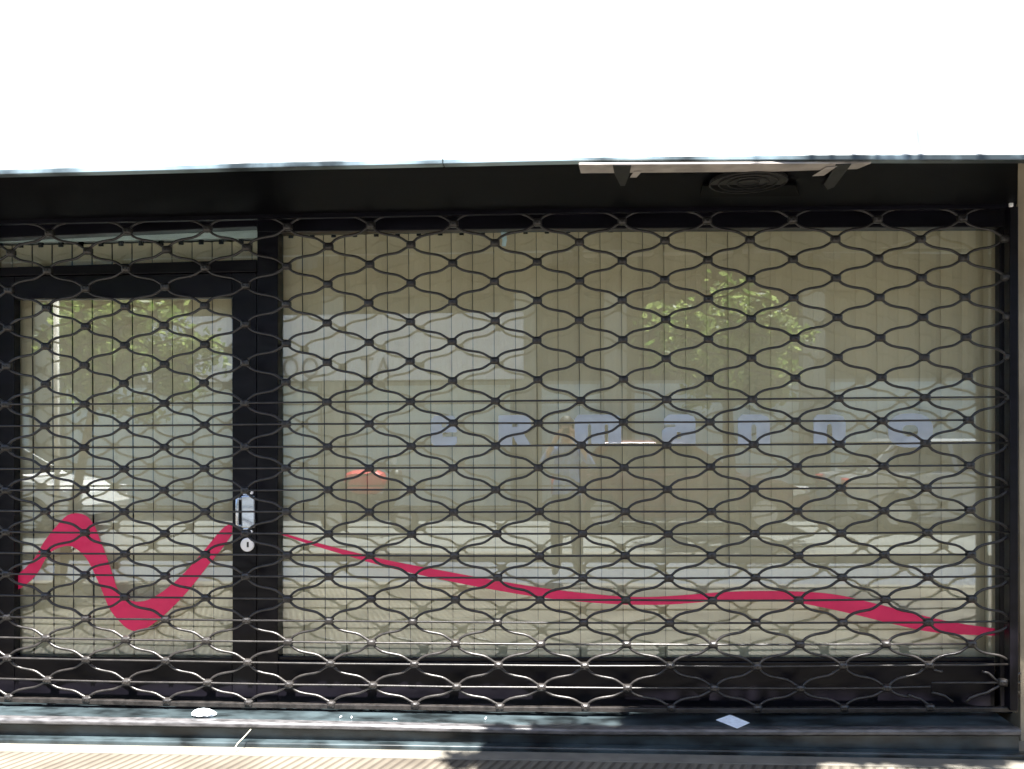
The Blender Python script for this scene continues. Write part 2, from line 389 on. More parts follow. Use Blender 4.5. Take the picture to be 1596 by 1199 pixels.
# ribbons and letters stuck on the glass
def film(name, up, dn, m, parent, n=90):
    U = lattice_interp(smooth_line(up), n); D = lattice_interp(smooth_line(dn), n); bm = bmesh.new(); rows = []
    for (ux, uy), (dx, dy) in zip(U, D):
        a = W(ux, uy, GL-.003); b = W(dx, dy, GL-.003); e = Vector((0, .0018, 0))
        rows.append([bm.verts.new(p) for p in (a, b, b+e, a+e)])
    for r, s in zip(rows, rows[1:]):
        for k in range(4): bm.faces.new((r[k], s[k], s[(k+1) % 4], r[(k+1) % 4]))
    bm.faces.new(rows[0]); bm.faces.new(rows[-1][::-1])
    return link(name, bm, m, parent)
z = lambda pts: [(x/3.627, 750+y/3.627) for x, y in pts]
film('ribbon_decal', z([(82, 545), (200, 440), (240, 350), (330, 240), (390, 180), (480, 185), (530, 240), (560, 320), (600, 420), (640, 540), (670, 640), (740, 682), (820, 682), (900, 640), (990, 570), (1080, 480), (1180, 360), (1260, 260), (1312, 238)]),
     z([(82, 622), (130, 600), (210, 530), (270, 410), (330, 375), (400, 362), (450, 395), (500, 450), (545, 545), (585, 640), (620, 730), (680, 800), (730, 845), (800, 852), (900, 785), (1000, 690), (1090, 590), (1180, 470), (1250, 390), (1312, 300)]), 'ribbon', door)
film('ribbon_decal', [(434, 829), (480, 843), (540, 858), (600, 873), (680, 888), (760, 903), (850, 918), (940, 928), (1000, 932), (1080, 927), (1140, 922), (1220, 921), (1300, 925), (1360, 940), (1420, 955), (1480, 970), (1551, 980)],
     [(434, 832), (480, 848), (540, 866), (600, 884), (680, 902), (760, 918), (830, 930), (900, 938), (970, 943), (1050, 943), (1130, 935), (1200, 934), (1260, 942), (1320, 955), (1400, 975), (1460, 988), (1551, 991)], 'ribbon', wp)
def text_mesh(ch, bold=.05, ext=.03):
    cu = bpy.data.curves.new('t', 'FONT'); cu.body = ch; cu.size = 1; cu.offset = bold; cu.extrude = ext; cu.resolution_u = 6
    o = bpy.data.objects.new('t', cu); C.objects.link(o); bpy.context.view_layer.update()
    me = bpy.data.meshes.new_from_object(o.evaluated_get(bpy.context.evaluated_depsgraph_get()))
    bpy.data.objects.remove(o); return me
def glyph(name, ch, a, b, thick, m, parent, mirror=False, bold=.05):
    """flat letter filling the rectangle a (lower left) .. b (upper right) in an XZ plane"""
    me = text_mesh(ch, bold); me.name = name
    xs = [v.co.x for v in me.vertices]; ys = [v.co.y for v in me.vertices]; zs = [v.co.z for v in me.vertices]
    for v in me.vertices:
        u = (v.co.x-min(xs))/(max(xs)-min(xs)); t = (v.co.y-min(ys))/(max(ys)-min(ys)); q = (v.co.z-min(zs))/(max(zs)-min(zs))
        if mirror: u = 1-u
        v.co = Vector((a.x+(b.x-a.x)*u, a.y-thick*q, a.z+(b.z-a.z)*t))
    if mirror: me.flip_normals()
    o = bpy.data.objects.new(name, me); C.objects.link(o); me.materials.clear(); me.materials.append(MATS[m])
    if parent: o.parent = parent; o.matrix_parent_inverse = parent.matrix_world.inverted()
    return o
bpy.context.view_layer.update()
def oval(x0, x1, y0, y1, n=28): return [((x0+x1)/2+(x1-x0)/2*math.copysign(abs(math.cos(a))**.8, math.cos(a)), (y0+y1)/2+(y1-y0)/2*math.copysign(abs(math.sin(a))**.8, math.sin(a))) for a in [2*math.pi*k/n for k in range(n)]]
GLYPH = {'e': [[(.1, 0), (0, .12), (0, .86), (.14, 1), (.86, 1), (1, .86), (1, .44), (.45, .44), (.45, .3), (1, .3), (1, .1), (.9, 0)], [(.42, .62), (.42, .76), (.6, .76), (.6, .62)]],
 'r': [[(0, 0), (0, 1), (.74, 1), (.94, .92), (1, .76), (1, .6), (.92, .5), (.74, .44), (1, 0), (.6, 0), (.42, .34), (.42, 0)], [(.42, .62), (.42, .74), (.58, .74), (.58, .62)]],
 'm': [[(0, 0), (0, .86), (.08, 1), (.86, 1), (.97, .93), (1, .8), (1, 0), (.72, 0), (.72, .62), (.685, .68), (.645, .62), (.645, 0), (.355, 0), (.355, .62), (.315, .68), (.28, .62), (.28, 0)]],
 'a': [[(.12, 0), (0, .12), (0, .46), (.12, .56), (.4, .58), (.4, .66), (.06, .66), (.06, .86), (.2, 1), (.78, 1), (.94, .93), (1, .78), (1, 0)], [(.44, .16), (.44, .4), (.56, .4), (.56, .16)]],
 'n': [[(0, 0), (0, .86), (.12, 1), (.7, 1), (.92, .93), (1, .76), (1, 0), (.58, 0), (.58, .58), (.54, .66), (.46, .66), (.42, .58), (.42, 0)]],
 'o': [oval(0, 1, 0, 1), oval(.32, .67, .32, .66, 20)]}
def block_letter(ch, x0, x1, y0, y1):
    cu = bpy.data.curves.new('l', 'CURVE'); cu.dimensions = '2D'; cu.fill_mode = 'BOTH'; cu.extrude = .0008
    a = W(x0, y1, GL-.0025); b = W(x1, y0, GL-.0025)
    for loop in GLYPH[ch]:
        sp = cu.splines.new('POLY'); sp.points.add(len(loop)-1); sp.use_cyclic_u = True
        for p, (u, v) in zip(sp.points, loop): p.co = ((b.x-a.x)*u, (b.z-a.z)*v, 0, 1)
    o = bpy.data.objects.new('l', cu); C.objects.link(o); bpy.context.view_layer.update()
    me = bpy.data.meshes.new_from_object(o.evaluated_get(bpy.context.evaluated_depsgraph_get())); bpy.data.objects.remove(o)
    me.name = 'letter'
    for v in me.vertices: v.co = Vector((a.x+v.co.x, a.y-v.co.z, a.z+v.co.y))
    o = bpy.data.objects.new('letter', me); C.objects.link(o); me.materials.clear(); me.materials.append(MATS['letter_film'])
    o.parent = wp; o.matrix_parent_inverse = wp.matrix_world.inverted()
for ch, x0, x1, y0, y1 in (('e', 672, 712, 648, 695), ('r', 777, 828, 647, 695), ('m', 896, 968, 646, 692), ('a', 1032, 1084, 646, 692), ('n', 1150, 1200, 646, 692), ('n', 1268, 1318, 646, 692), ('o', 1384, 1454, 644, 698)):
    block_letter(ch, x0, x1, y0, y1)

# ------------------------------------------------------------------ vertical blinds behind the glass
YB = .24
def blind(name, label, x0, pitch, n, top, bottom, hx0, hx1, hy):
    b = thing(name, label, 'blind', W((hx0+hx1)/2, hy, YB), 'vertical blinds behind the glass')
    t = W(hx0, hy-14, YB).z; z0 = W(hx0, hy, YB).z
    xa = W(hx0, hy, YB).x; xb = W(hx1, hy, YB).x
    link('headrail', bx(((xa, YB-.025, z0), (xb, YB+.025, z0+.06))), 'headrail', b, bev=.004)
    zb = W(hx0, bottom, YB).z
    wv = pitch/F_PX*(YB-CAM.y)
    for k in range(n):
        xc = W(x0+pitch*(k+.5), 700, YB).x; hw = wv*.486
        bm = bmesh.new(); a = R(random.uniform(-2.2, 2.2)+3); rows = []
        sw = random.uniform(-.006, .006)
        for zz in (z0-.012, (z0+zb)/2, zb):
            row = []
            for u in (-1, -.5, 0, .5, 1):
                px = hw*u*math.cos(a); py = hw*u*math.sin(a)-.007*(1-u*u)+sw*(z0-zz)/3
                row.append((xc+px, YB+.006+py, zz))
            rows.append([bm.verts.new(p) for p in row]+[bm.verts.new((p[0], p[1]+.0012, p[2])) for p in row[::-1]])
        for r, s in zip(rows, rows[1:]):
            m_ = len(r)
            for q in range(m_): bm.faces.new((r[q], r[(q+1) % m_], s[(q+1) % m_], s[q]))
        bm.faces.new(rows[0]); bm.faces.new(rows[-1][::-1])
        v = link('vane', bm, 'blind', b)
        cl = bx(((xc-.012, YB-.012, z0-.026), (xc+.012, YB+.004, z0-.001)))
        link('vane_clip', cl, 'black_plastic' if name == 'x' else 'ac_dark', v)
    return b
blind('vertical_blind', 'beige vertical blind hanging behind the glazed door and its transom', -43, 31.2, 15, 380, 1036, -60, 414, 381)
blind('vertical_blind', 'wide beige vertical blind hanging across the big display window', 439-33.2, 33.2, 35, 365, 1036, 418, 1572, 365)
bm = bmesh.new(); a = W(788, 360, YB-.04)
rows = []
for px0, px1, py, dy in ((780, 789, 359, 0), (781, 789.5, 366, -.004), (783, 790, 375, -.006), (782, 788, 384, -.002)):
    l = W(px0, py, YB-.045+dy); r = W(px1, py, YB-.045+dy+.004); e = Vector((0, .002, 0))
    rows.append([bm.verts.new(p) for p in (l, r, r+e, l+e)])
for r, s in zip(rows, rows[1:]):
    for k in range(4): bm.faces.new((r[k], s[k], s[(k+1) % 4], r[(k+1) % 4]))
bm.faces.new(rows[0]); bm.faces.new(rows[-1][::-1])
tag(link('plastic_tag', bm, 'paper'), 'small white plastic tag dangling from the top of the window blind', 'tag', kind='thing')

# ------------------------------------------------------------------ security grille
TERMS = [(0, 0), (0, 1), (0, 2), (0, 3), (0, 4), (1, 0), (1, 1), (1, 2), (1, 3), (2, 0), (2, 1), (2, 2), (3, 0), (3, 1), (4, 0)]
KX = [641.24, 3.788, 1.707, -0.304, 0.601, 788.061, 2.33, -3.078, 0.673, 27.818, -0.997, -1.392, -10.798, 0.617, -1.285]
KY = [0.049, 0.539, -0.1, -1.08, -0.495, -1.472, 11.477, 0.583, -0.393, -1.135, -4.545, -0.086, 0.261, -1.059, -0.873]
RY = [320, 350, 381, 411, 441, 471.5, 502, 533, 563.5, 594, 626, 660.5, 695.8, 729.7, 763.7, 798, 832.3, 866, 900, 934.5, 969.5, 1003.2, 1036.5, 1070.5, 1100]
def node(i, j):
    u = (i-1)/6; v = (j-14)/10; t = [u**a*v**b for a, b in TERMS]
    return (sum(k*q for k, q in zip(KX, t)), RY[j]+sum(k*q for k, q in zip(KY, t)))
PROF = [(0, 0), (.06, .07), (.147, .257), (.25, .385), (.38, .47), (.52, .525), (.63, .57), (.72, .645), (.8, .755), (.87, .875), (.94, .955), (1, 1)]
gr = thing('security_grille', 'roll-down lattice security grille of wavy wires closed over the shop front', 'grille', W(798, 1105, 0))
def cols(j): return [k for k in range(-5, 9)] if j % 2 == 0 else [k+.5 for k in range(-6, 8)]
rng = random.Random(3)
def seg(a, b, s0=0, s1=1):
    out = []
    for s, h in PROF:
        if s0 <= s <= s1: out.append((a[0]+(b[0]-a[0])*s, a[1]+(b[1]-a[1])*h))
    return out
NG = {}
for j in range(25):
    for i in cols(j):
        x, y = node(i, j); NG[(i, j)] = (x+rng.uniform(-.7, .7), y+rng.uniform(-.6, .6))
def lift(pts, jit=0): return [W(x, y, jit) for x, y in pts]
WR = .0071
for j in range(24):                                   # one wavy wire between each pair of rows
    seq = sorted([(i, j) for i in cols(j)]+[(i, j+1) for i in cols(j+1)])
    bm = bmesh.new(); line = []
    def P(n): x, y = NG[n]; return (x, y+2.4 if n[1] == j else y-2.4)
    last = None
    for a, b in zip(seq, seq[1:]):
        if j >= 22 and a[0] >= (7 if j == 22 else 6.5): break
        s = seg(P(a), P(b)); line += s if not line else s[1:]; last = b
    tube(bm, lift(line, -.004 if j % 2 else .004), WR, 6)
    if j == 22:                                       # torn stubs at the damaged corner
        for st in ([(1455, 1044), (1462, 1046.5), (1469, 1047)], [(1531, 1047.5), (1540, 1049), (1547, 1055), (1553, 1061), (1563, 1062), (1573, 1060), (1580, 1053), (1590, 1049)]):
            tube(bm, lift(st, -.006), WR, 6)
    if j == 23:
        for st in (seg((1382.3, 1072.5), (1448.8, 1099), 0, .55), [(1415, 1082.5), (1425, 1087), (1435, 1090), (1443, 1096), (1449, 1099)], [(1452, 1079.5), (1463, 1082), (1473, 1085), (1479, 1090), (1485, 1094)],
                   [(1505, 1095), (1512, 1088), (1525, 1083), (1540, 1079), (1550, 1073), (1563, 1066), (1575, 1071), (1590, 1081)]):
            tube(bm, lift(st, -.006), WR, 6)
    link('wave_wire', bm, 'grille', gr, smooth=True)
for j in range(10, 24):
    bm = bmesh.new()
    if j == 23:
        tube(bm, lift([NG[(i, j)] for i in cols(j) if i < 7]+[(1413, 1071.5), (1450, 1070.5)], -.012), .0056, 6)
        tube(bm, lift([(1452, 1064.5), (1500, 1064.5), (1590, 1064)], -.012), .0056, 6)
    else:
        tube(bm, lift([NG[(i, j)] for i in cols(j)], -.012), .0056, 6)
    link('cross_rod', bm, 'grille', gr, smooth=True)
def clip_at(bm, x, y):
    c = W(x, y, -.008); hw, hh, hd = .0238, .0188, .014
    vs = []
    for d, s in ((hd, 1), (-hd*.35, 1), (-hd*.85, .8), (-hd*1.2, .42)):
        vs.append([bm.verts.new((c.x+a*hw*s, c.y+d, c.z+b*hh*s)) for a, b in ((-1, -.6), (-.6, -1), (.6, -1), (1, -.6), (1, .6), (.6, 1), (-.6, 1), (-1, .6))])
    for A, B in zip(vs, vs[1:]):
        for q in range(8): bm.faces.new((A[q], A[(q+1) % 8], B[(q+1) % 8], B[q]))
    bm.faces.new(vs[0]); bm.faces.new(vs[-1][::-1])
    for dx in (-.008, .007):
        tube(bm, [Vector((c.x+dx, c.y-hd+.001, c.z)), Vector((c.x+dx, c.y-hd-.007, c.z))], .0048, 7)
nodes = [(i, j) for j in range(1, 24) for i in cols(j) if -5 <= i and 0 < NG[(i, j)][0]+20 and NG[(i, j)][0] < 1580]
NGC = dict(NG); NGC[(7.5, 23)] = (1563, 1064)
nodes.sort(key=lambda n: abs(n[0]-4.2)*1.3+abs(n[1]-16.5)*.8)
for n in nodes[:100]:
    bm = bmesh.new(); clip_at(bm, *NGC[n]); link('clip', bm, 'grille', gr)
bm = bmesh.new()
for n in nodes[100:]: clip_at(bm, *NGC[n])
link('clip', bm, 'grille', gr)['kind'] = 'stuff'
bm = bmesh.new()                                       # bottom bar with the last row of clips riveted to it
bl = [NG[(i, 24)] for i in cols(24)]
member(bm, bl[0][0], 1586, [(x, y+1.5) for x, y in bl[:-1]], [(x, y+9) for x, y in bl[:-1]], -.016, .03, [x for x, y in bl[1:-1]])
bb = link('bottom_bar', bm, 'grille', gr, bev=.003)
for x, y in bl:
    if -30 < x < 1460:
        bm = bmesh.new(); clip_at(bm, x, y+1); link('bar_clip', bm, 'grille', bb)
bm = bmesh.new(); member(bm, 1574, 1587.5, 322, 1108, -.03, .06); link('guide_channel', bm, 'frame', gr, bev=.004)
a = W(-75, 700, 0); bm = bx(((a.x, -.03, .12), (a.x+.06, .03, ZS))); link('guide_channel', bm, 'frame', gr)
bm = bmesh.new(); q = W(1577, 320, -.04); box(bm, (q.x-.012, -.045, q.z-.008), (q.x+.006, -.03, q.z+.012)); link('stop_bolt', bm, 'lock_plate', gr, bev=.003)

# ------------------------------------------------------------------ stone step under the shutter
st = thing('stone_step', 'dark polished stone step with projecting nosing under the grille', 'step', (0, -.1, 0))
E1 = [(0, 1121), (400, 1127.5), (600, 1131.5), (800, 1136), (900, 1138), (1200, 1139), (1596, 1138.5)]
YS = -.20
def prof_strip(name, xs, prof, m, bev=.004):
    """prof(x) -> closed list of (Y, z)"""
    bm = bmesh.new(); rows = []
    for x in xs:
        X = W(x, 1135, YS).x
        rows.append([bm.verts.new((X, yy, zz)) for yy, zz in prof(x)])
    n = len(rows[0])
    for r, s in zip(rows, rows[1:]):
        for k in range(n): bm.faces.new((r[k], s[k], s[(k+1) % n], r[(k+1) % n]))
    bm.faces.new(rows[0]); bm.faces.new(rows[-1][::-1])
    return link(name, bm, m, st, bev=bev)
XT = [-120, 0, 200, 400, 600, 800, 900, 1200, 1400, 1592]
def zf(x, y): return W(x, y, YS).z
def ledge(x):
    e = zf(x, interp(E1, x)); return [(.3, e+.006), (YS, e+.004), (YS-.004, e-.004), (YS-.004, e-.03), (YS+.02, e-.034), (.3, e-.034)]
prof_strip('ledge', XT, lambda x: [(y if y > 0 else y+.05, z) for y, z in ledge(x)], 'step_stone')
prof_strip('nosing', XT, lambda x: [(YS+.0455, ledge(x)[1][1]+.003), (YS+.006, ledge(x)[1][1]+.001), (YS-.004, ledge(x)[1][1]-.009), (YS-.004, ledge(x)[1][1]-.026), (YS+.02, ledge(x)[1][1]-.036), (YS+.0455, ledge(x)[1][1]-.036)], 'nosing')
prof_strip('riser', XT, lambda x: [(.3, zf(x, interp(E1, x))-.0345), (YS+.024, zf(x, interp(E1, x))-.0345), (YS+.024, -.02), (.3, -.02)], 'step_stone', .0)
prof_strip('base_course', XT+[1640], lambda x: [(YS+.02, -.02), (YS+.02, .031), (YS-.028, .028), (YS-.032, .022), (YS-.032, -.02)], 'step_stone')

# litter on the step and by it
def sheet(name, pts, label, cat, m='paper', group=None, th=.0025):
    bm = bmesh.new(); A = [bm.verts.new(p) for p in pts]; B = [bm.verts.new(p+Vector((0, 0, -th))) for p in pts]
    n = len(pts); bm.faces.new(A); bm.faces.new(B[::-1])
    for k in range(n): bm.faces.new((A[k], B[k], B[(k+1) % n], A[(k+1) % n]))
    return tag(link(name, bm, m), label, cat, group, 'thing')
zl = ledge(1142)[0][1]
def onledge(px, py, h=0): return WZ(px, py, ledge(px)[1][1]+.004+h)
sheet('folded_leaflet', [onledge(1116, 1122, .002), onledge(1138, 1114, .006), onledge(1168, 1126.5, .004), onledge(1149, 1135, .003)], 'small pale blue folded leaflet lying on the shaded end of the step', 'paper')
bm = bmesh.new(); bmesh.ops.create_icosphere(bm, subdivisions=3, radius=1)
c0 = onledge(318, 1116, 0)
r2 = random.Random(5)
offs = [Vector((r2.uniform(-1, 1), r2.uniform(-1, 1), r2.uniform(-1, 1))).normalized() for _ in range(22)]
for v in bm.verts:
    s = 1+.5*max(abs(v.co.dot(o)) for o in offs)-.45*sum(1 for o in offs if v.co.dot(o) > .93)*.5
    v.co = c0+Vector((v.co.x*.045*s, v.co.y*.024*s, .014+v.co.z*.016*s))
tag(link('crumpled_paper', bm, 'paper'), 'crumpled white paper scrap on the sunlit part of the step', 'paper', kind='thing')
rb = random.Random(11)
ce = None
for k, (px, py) in enumerate(((531, 1117.5), (548, 1118), (616, 1121), (757, 1119.5))):
    p = onledge(px, py, .003); a = rb.uniform(0, 3.1); d = Vector((math.cos(a), math.sin(a)*.5, 0))*.012
    if ce is None:
        bm = bmesh.new(); tube(bm, [Vector((-.01, 0, 0)), Vector((.01, 0, 0))], .0032, 8)
        ce = link('cigarette_end', bm, 'paper'); o = ce
    else:
        o = ce.copy(); C.objects.link(o)
    o.location = p; o.rotation_euler = (0, 0, a)
    tag(o, 'tiny pale cigarette end lying on the step behind its nosing', 'cigarette end', 'cigarette ends scattered on the step', 'thing')
bm = bmesh.new(); tube(bm, [W(391, 1137, YS-.01), W(382, 1147, YS-.05), W(371, 1158, YS-.09), W(366, 1166, YS-.12)], .0022, 5)
tag(link('dry_straw', bm, 'straw'), 'thin dry straw leaning against the step near the door', 'straw', kind='thing')

# ------------------------------------------------------------------ trees
def tree(name, label, base, crown_c, crown_r, nleaf, leaf, trunk_r, trunk_m, seed, group, lm='leaf_light', trunk_h=None, limbs=9, boughs=()):
    rg = random.Random(seed); base = Vector(base); cc = Vector(crown_c); cr = Vector(crown_r)
    t = thing(name, label, 'tree', base, group)
    bm = bmesh.new()
    fork = base.lerp(cc, .5); fork.z = trunk_h or max(base.z+.5, cc.z-cr.z*.9)
    p = [base, base.lerp(fork, .33)+Vector((rg.uniform(-.05, .05), rg.uniform(-.05, .05), 0)), base.lerp(fork, .7), fork]
    tube(bm, p, [trunk_r*1.25, trunk_r, trunk_r*.9, trunk_r*.8], 10)
    tr = link('trunk', bm, trunk_m, t, smooth=True)
    bm = bmesh.new(); tips = []
    for k in range(limbs):
        d = Vector((rg.gauss(0, 1), rg.gauss(0, 1), rg.gauss(.1, .8))).normalized()
        e = cc+Vector((d.x*cr.x, d.y*cr.y, d.z*cr.z))*rg.uniform(.6, .95); m = fork.lerp(e, .5)+Vector((rg.uniform(-.2, .2), rg.uniform(-.2, .2), .25))
        tube(bm, [fork, m, e], [trunk_r*.5, trunk_r*.3, trunk_r*.08], 6); tips += [e, m.lerp(e, .5), e.lerp(cc, .3)]
    link('branches', bm, 'bark', t, smooth=True)
    clumps = []
    for k in range(46):
        d = Vector((rg.gauss(0, 1), rg.gauss(0, 1), rg.gauss(0, 1))).normalized()*rg.uniform(.25, 1)**.6
        clumps.append((cc+Vector((d.x*cr.x, d.y*cr.y, d.z*cr.z)), rg.uniform(.12, .3)))
    clumps += [(e, rg.uniform(.14, .28)) for e in tips]
    for bc, br, nk in boughs:
        bc = Vector(bc); m = fork.lerp(bc, .5)+Vector((0, 0, .3))
        bmb = bmesh.new(); tube(bmb, [fork, m, bc, bc+Vector((-br[0]*.7, -.05, -.05))], [trunk_r*.5, trunk_r*.32, trunk_r*.16, .01], 7); link('shade_bough', bmb, 'bark', t, smooth=True)
        for k in range(nk):
            d = Vector((rg.gauss(0, 1), rg.gauss(0, 1), rg.gauss(0, 1))).normalized()*rg.uniform(.1, 1)**.5
            clumps.append((bc+Vector((d.x*br[0], d.y*br[1], d.z*br[2])), .075))
    bm = bmesh.new(); sz = sum(cr)/3
    for k in range(nleaf):
        c, r = rg.choice(clumps)
        q = c+Vector((rg.gauss(0, 1), rg.gauss(0, 1), rg.gauss(0, .8)))*r*sz*.55
        u = Vector((rg.gauss(0, 1), rg.gauss(0, 1), rg.gauss(0, .6))).normalized(); v = u.cross(Vector((rg.gauss(0, 1), rg.gauss(0, 1), rg.gauss(0, 1)))).normalized()
        s = leaf*rg.uniform(.6, 1.3)
        f = bm.faces.new([bm.verts.new(q+u*s), bm.verts.new(q+v*s*.45), bm.verts.new(q-u*s), bm.verts.new(q-v*s*.45)])
        f.material_index = 0 if rg.random() < .6 else 1
    me = bpy.data.meshes.new('crown'); bm.to_mesh(me); bm.free(); o = bpy.data.objects.new('crown', me); C.objects.link(o)
    for k in (lm, 'leaf_dark'): me.materials.append(MATS[k])
    o.parent = t; o.matrix_parent_inverse = Matrix.Translation(-base)
    return t
TG = 'trees along the street'
def shade(gx, gy, h): return (gx+h*math.tan(AZ)/PT, gy-h/PT, h)     # a spot h up whose shadow falls on (gx, gy)
tree('street_tree', 'unseen street tree with added boughs that shade the right of the pavement', (4.6, -3.8, 0), (4.7, -3.8, 6.2), (1.5, 1.1, 1.1), 25000, .06, .13, 'bark', 21, TG, trunk_h=3.9,
     boughs=[(shade(.28, -.33, 5.2), (.95, .15, .15), 70), (shade(1.3, -.01, 5.3), (1.12, .085, .1), 120), (shade(1.75, -.15, 5.4), (.8, .055, .1), 50)])  # unseen boughs shaped and placed to shade grille, step and pavement
b1 = RF(88, 700, 4.0)
cA = RF(205, 550, 4.6)
tree('street_tree', 'slim street tree with low light green crown at the kerb', (b1.x, b1.y, 0), (cA.x, cA.y, cA.z), (.85, .8, .72), 6500, .05, .05, 'bark', 5, TG, trunk_h=2.0)
pb = RF(88, 700, 3.3); bm = bmesh.new(); tube(bm, [Vector((pb.x, pb.y, 0)), Vector((pb.x, pb.y, 2.9))], .024, 12)
tag(link('sign_pole', bm, 'whitewash', smooth=True), 'thin white pole standing on the pavement by the left tree', 'pole', kind='thing')
b2 = RF(1140, 700, 9.0); cB = RF(1128, 560, 9.0)
tree('street_tree', 'bright leafed tree standing across the road before the building', (b2.x, b2.y, -.03), (cB.x, cB.y, cB.z+.1), (1.3, 1.1, .95), 7500, .075, .1, 'bark', 9, TG)

# ------------------------------------------------------------------ building across the street
LB = 13.3; YO = GL-LB
op = thing('opposite_building', 'tan building across the road with pale shop sign and grey roller shutters', 'building', (0, YO, 0))
def oq(px): return RF(px, 600, LB).x
bmW = bmesh.new()
box(bmW, (-26, YO-8, -.1), (26, YO-.35, 6.3))
link('wall', bmW, 'opposite_wall', op)
for px in (-560, -160, 70, 395, 518, 818, 960, 1270, 1570, 1800):
    x = oq(px); link('pier', bx(((x-.22, YO-.345, -.05), (x+.22, YO-.02, 4.4))), 'opposite_pier', op)
link('floor_band', bx(((-26, YO-.34, 4.402), (26, YO+.02, 4.6))), 'opposite_wall', op)
a = RF(215, 595, LB-.35); b = RF(815, 485, LB-.35)
sg = link('shop_sign', bx(((a.x, YO+.005, a.z), (b.x, YO+.2, b.z))), 'sign_pale', op, bev=.01)
def sletter(ch, x0, x1, y0, y1):                       # faces the road, so it reads right from over there and mirrored in the glass
    A = RF(x0, y1, LB-.58); B = RF(x1, y0, LB-.58)
    me_o = glyph('sign_letter', ch, Vector((A.x, YO+.205, A.z)), Vector((B.x, YO+.205, B.z)), -.02, 'sign_letter', sg, mirror=True, bold=.0)
for ch, x0, x1 in (('A', 578, 604), ('T', 556, 576), ('O', 462, 488), ('O', 432, 456)):
    sletter(ch, x0, x1, 555, 588)
for x0, x1 in ((-140, 50), (100, 375), (415, 500), (540, 800), (840, 940), (985, 1250), (1290, 1550), (1590, 1780)):
    A = RF(x0, 690, LB+.3); xa, xb = sorted((RF(x0, 690, LB+.3).x, RF(x1, 690, LB+.3).x))
    f = link('shop_window', bx(((xa, YO-.345, -.03), (xb, YO-.3, 2.62))), 'opposite_pier', op)
    link('roller_shutter', bx(((xa+.06, YO-.298, 0), (xb-.06, YO-.285, 2.55))), 'shutter_grey', f)
link('parapet_coping', bx(((-26, YO-.5, 6.302), (26, YO-.2, 6.4))), 'opposite_pier', op)
for k in range(9):
    x = -20+k*5
    f = link('upper_window', bx(((x-.7, YO-.348, 4.95), (x+.7, YO-.3, 5.95))), 'ac_dark', op)
    link('pane', bx(((x-.62, YO-.298, 5.02), (x-.03, YO-.29, 5.88)), ((x+.03, YO-.298, 5.02), (x+.62, YO-.29, 5.88))), 'dark_glass', f)

